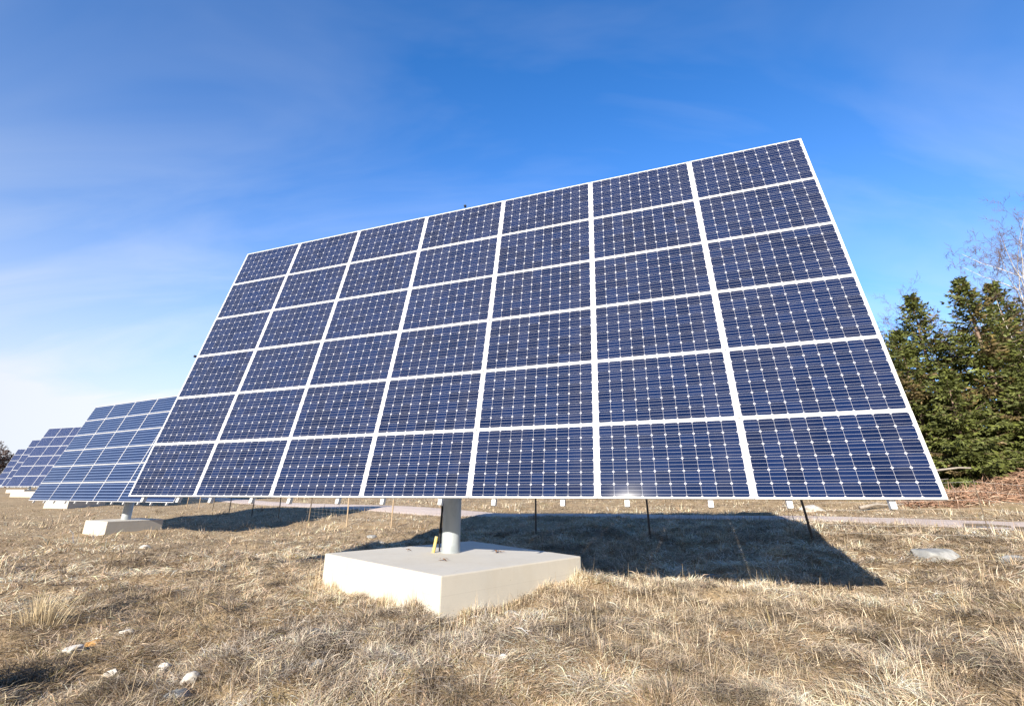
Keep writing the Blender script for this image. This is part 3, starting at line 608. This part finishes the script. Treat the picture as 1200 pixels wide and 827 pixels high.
for args in [
    ('spruce_tree', SP[0], 23.7, 21.2, .3, 1.0, 'tallest dense green spruce of the wood edge, right of the big array', SG),
    ('spruce_tree', SP[3], 23.0, 23.6, 1.9, 1.02, 'green spruce with a thin crown tip close behind the tallest spruce', SG),
    ('spruce_tree', SP[1], 20.5, 22.2, 2.6, .95, 'slim medium spruce between the panel edge and the tallest spruce', SG),
    ('spruce_tree', SP[1], 20.2, 24.6, 4.1, 1.0, 'spruce mostly behind the right edge of the big array, with only its side showing', SG),
    ('spruce_tree', SP[2], 20.3, 20.3, .9, .92, 'low bushy spruce in front of the slim one, low branches at the brushwood', SG),
    ('spruce_tree', SP[2], 23.0, 19.6, 3.3, .86, 'low wide spruce at the foot of the tallest spruce, above the brushwood', SG),
    ('spruce_tree', SP[3], 27.0, 22.6, 5.0, 1.06, 'dark spruce at the right picture edge below the white birches', SG),
    ('spruce_tree', SP[1], 26.2, 19.8, 1.2, .85, 'lower spruce at the right picture edge, in front of the dark one', SG),
    ('spruce_tree', SP[0], 30.5, 25.5, 2.2, .92, 'spruce deep in the wood at the far right behind the birches', SG),
    ('spruce_tree', SP[2], 17.6, 23.2, 5.5, .9, 'small spruce hidden for the most part behind the lower right panels', SG),
    ('spruce_tree', SP[3], 16.0, 29.0, 3.0, .8, 'spruce farther back behind the right half of the big array', SG)]: place_tree(*args)
for x, y, rz, s, k in ((31.5, 20.5, .4, .95, 0), (34.5, 19, 2.2, 1.0, 1), (37, 22, 4.0, .9, 0), (40, 18.5, 5.1, 1.0, 3), (44, 20, 1.1, .9, 0), (35, 26, 3.1, 1.0, 3), (41, 27, 2.0, .95, 0), (48, 24, .2, 1.0, 1), (25, 29, 1.0, 1.0, 0), (20, 31, 2.5, .95, 3), (11, 33, 4.5, .9, 1), (6, 36, .8, .9, 2)):
    place_tree('spruce_tree', SP[k], x, y, rz, s, 'green spruce of the wood, out of sight behind the big array or past the edge', 'spruces out of sight in the wood')
def bare_tree(h, seed, twig_r=.009, levels=4, trunk_r=.09, spread=.55, nb=9, first=.30):
    r = np.random.default_rng(seed); tr, tw = MB(), MB()
    def limb(p, d, L, rad, lev, out):
        n = 5; pts = [p]; dd = d.copy()
        for i in range(n):
            dd = dd + r.normal(0, .10 if lev else .025, 3) + Z3 * (.05 if lev < 3 else -.04); dd /= np.linalg.norm(dd); pts.append(pts[-1] + dd * L / n)
        out.tube(pts, [max(twig_r * .6, rad * (1 - .75 * i / n)) for i in range(n + 1)], 6 if lev < 2 else 3, False)
        if lev >= levels: return
        for k in range(nb if lev == 0 else int(r.integers(5, 8))):
            s = r.uniform(first if lev == 0 else .2, 1.0); q = pts[min(n - 1, int(s * n))] + (pts[min(n, int(s * n) + 1)] - pts[min(n - 1, int(s * n))]) * (s * n % 1)
            a = r.uniform(0, 2 * pi); perp = np.cross(dd, (cos(a), sin(a), .3)); perp /= np.linalg.norm(perp) + 1e-9
            nd = dd * (1 - spread) + perp * spread + Z3 * .22; nd /= np.linalg.norm(nd)
            limb(q, nd, L * r.uniform(.30, .50) * (1.25 - .5 * s if lev == 0 else 1), max(twig_r, rad * .38 * (1.1 - .5 * s)), lev + 1, tw if lev >= 1 else out2)
    out2 = tr; limb(np.array((0, 0, -.2)), Z3 + np.array((r.normal() * .02, r.normal() * .02, 0)), h, trunk_r, 0, tr)
    return tr, tw
def bare_proto(*a, bark='birch_bark', **k):
    tr, tw = bare_tree(*a, **k); d = {}
    for nm, m, q in (('trunk', bark, tr), ('twigs', 'twig', tw)):
        me = bpy.data.meshes.new(nm); me.from_pydata([tuple(v) for v in q.v], [], q.f); me.materials.append(MAT[m]); me.polygons.foreach_set('use_smooth', [True] * len(me.polygons)); d[nm] = me
    return d
BI = [bare_proto(14.5, 21, trunk_r=.14, nb=14), bare_proto(12.5, 22, trunk_r=.10, nb=12)]
BG = 'leafless birches behind the spruces'
place_tree('birch_tree', BI[0], 26.5, 21.6, 3.3, .76, 'white stemmed leafless birch rising just right of the tallest spruce', BG)
place_tree('birch_tree', BI[1], 31.6, 25.0, 2.0, .86, 'leafless birch at the right picture edge, top of its crown highest', BG)
place_tree('birch_tree', BI[1], 31.5, 27.5, 4.0, .9, 'leafless birch with a reddish haze of twigs behind the white stemmed one', BG)
place_tree('birch_tree', BI[0], 29.3, 24.2, 3.3, .78, 'leafless birch between the white stemmed one and the picture edge', BG)
place_tree('birch_tree', BI[1], 23.2, 27.5, 5.0, .66, 'thin leafless birch whose twig tips show beside the upper right panel edge', BG)
place_tree('birch_tree', BI[0], 23.6, 25.4, 2.9, .58, 'short white birch stem in the gap left of the tallest spruce', BG)
FT = [bare_proto(7.6, 31, twig_r=.05, trunk_r=.2, nb=30, first=.03, bark='twig'), bare_proto(6.8, 32, twig_r=.05, trunk_r=.18, nb=30, first=.03, bark='twig')]
for i, (x, y, s, lb) in enumerate([(-118.5, 104, .95, 'brown leafless tree on the far left horizon, at the very picture edge'), (-116, 106, .85, 'brown leafless tree on the far left horizon, just beside the last array'),
        (-126, 110, 1.0, 'bare brown tree standing behind the front trees of the far left wood'), (-112, 110, .8, 'bare brown tree of the far left wood half hidden by the last array'), (-133, 106, 1.0, 'bare brown tree at the far end of the left wood, cut by the picture edge')]):
    place_tree('bare_tree', FT[i % 2], x, y, i * 1.3, s, lb, 'bare trees of the far left wood')

# ------------------------------------------------------------------ brushwood heap and dead wood at the edge of the wood
def heap(cx, cy, rx, ry, h, n, seed, cols, Lr, label, name='brushwood_heap'):
    r = np.random.default_rng(seed); V, F, C = [], [], []
    for _ in range(n):
        a = r.uniform(0, 2 * pi); q = r.random() ** .55; x, y = cx + cos(a) * rx * q, cy + sin(a) * ry * q
        top = h * (1 - q * q) * (.55 + .6 * vnoise(np.array([x]), np.array([y]), 1.6, 51)[0]); z = gz(x, y) + top * r.random() ** .35
        L = r.uniform(*Lr); d = r.normal(size=3) * (1, 1, .45); d /= np.linalg.norm(d); w = np.cross(d, r.normal(size=3)); w /= np.linalg.norm(w) + 1e-9; u = np.cross(d, w); k = len(V); rad = r.uniform(.008, .022)
        p = np.array((x, y, z)); e = p + d * L; mid = (p + e) / 2 + r.normal(0, .04 * L, 3)
        for pt, rr in ((p, rad), (mid, rad * .8), (e, rad * .3)):
            for j in range(3): V.append(pt + rr * (w * cos(2.094 * j) + u * sin(2.094 * j)))
        for s in (0, 3):
            for j in range(3): F.append([k + s + j, k + s + (j + 1) % 3, k + s + 3 + (j + 1) % 3, k + s + 3 + j])
        C += [np.array(cols[int(r.integers(len(cols)))]) * r.uniform(.65, 1.3)] * 9
    o = link(bpy.data.objects.new(name, raw_mesh(name, np.array(V), np.array(F), np.clip(np.array(C), .01, .8), MAT['straw'], 4))); return tag(o, label, 'brushwood', 'brushwood heaps')
RB = [(.50, .31, .21), (.58, .37, .26), (.42, .25, .17), (.60, .45, .33), (.27, .17, .12)]
heap(21.0, 18.6, 2.6, 1.3, .95, 5200, 61, RB, (.15, .6), 'red brown heap of dead brushwood under the tallest spruce beyond the track')
heap(17.2, 18.0, 2.2, .9, .5, 2600, 62, RB, (.15, .5), 'lower red brown brushwood spread beside the bottom right panel corner')
heap(24.6, 17.6, 2.0, 1.1, .8, 2600, 63, RB, (.15, .6), 'red brown brushwood heap at the right edge of the picture')
GW = [(.40, .37, .33), (.33, .30, .27)]
for i, (x, y, L, a, dz, lb) in enumerate([(17.0, 19.2, 2.6, .1, .75, 'pale grey dead branch lying on the heap beside the panel edge'), (19.5, 19.4, 3.2, -.15, 1.05, 'long pale grey dead branch along the top of the brushwood under the spruces'),
        (21.6, 18.2, 1.6, .5, .95, 'short grey log end stuck in the red brown heap'), (22.8, 17.4, 2.2, .2, .55, 'grey log at the lower right of the red brown heap'), (14.2, 17.9, 2.0, .08, .10, 'thin grey log in the grass beyond the track below the panel corner'), (23.8, 18.6, 2.4, -.3, 1.0, 'pale dead branch on the right of the heap under the low spruce')]):
    z = gz(x, y) + dz; dx, dy = cos(a) * L / 2, sin(a) * L / 2
    stick('dead_branch', [(x - dx, y - dy, z - .08), (x - dx * .3, y - dy * .3, z + .05), (x + dx * .4, y + dy * .4, z), (x + dx, y + dy, z + .07)], (.035, .045, .07, .07, .06, .03)[i], MAT['bark_grey'], lb, 'branch', 'dead wood on the brush')
# unseen juniper beside the camera, added to cast the lower left corner's shadow
def shrub(x, y, h, r0, seed, label):
    r = np.random.default_rng(seed); V, C = [], []; root = empty('shadow_shrub', (x, y, gz(x, y)), 0, label, 'shrub'); st = MB()
    for k in range(26):
        a = r.uniform(0, 2 * pi); q = r.random() ** .6 * r0; e = np.array((cos(a) * q, sin(a) * q, h * r.uniform(.6, 1) * (1 - .5 * (q / r0) ** 2))); st.tube([(0, 0, -.05), e * (.3, .3, .5), e], [.02, .013, .004], 5, False)
        for s in np.linspace(.15, 1, 26):
            for _ in range(7):
                p = e * (s ** 1.3, s ** 1.3, s) + r.normal(0, .05, 3); d = r.normal(size=3) * .6 + Z3 * .7; d /= np.linalg.norm(d); w = np.cross(d, r.normal(size=3)); w /= np.linalg.norm(w); l = r.uniform(.08, .16)
                V += [p, p + d * l * .5 + w * .02, p + d * l, p + d * l * .5 - w * .02]; C += [np.array((.05, .07, .028)) * r.uniform(.6, 1.4)] * 4
    V = np.array(V); o = link(bpy.data.objects.new('foliage', raw_mesh('foliage', V, np.arange(len(V)).reshape(-1, 4), np.array(C), MAT['needles'], 4))); o.parent = root; st.build('stems', MAT['spruce_bark'], root)
shrub(-5.25, 2.95, 1.0, .72, 71, 'unseen juniper shrub added just outside the lower left corner for its shadow')
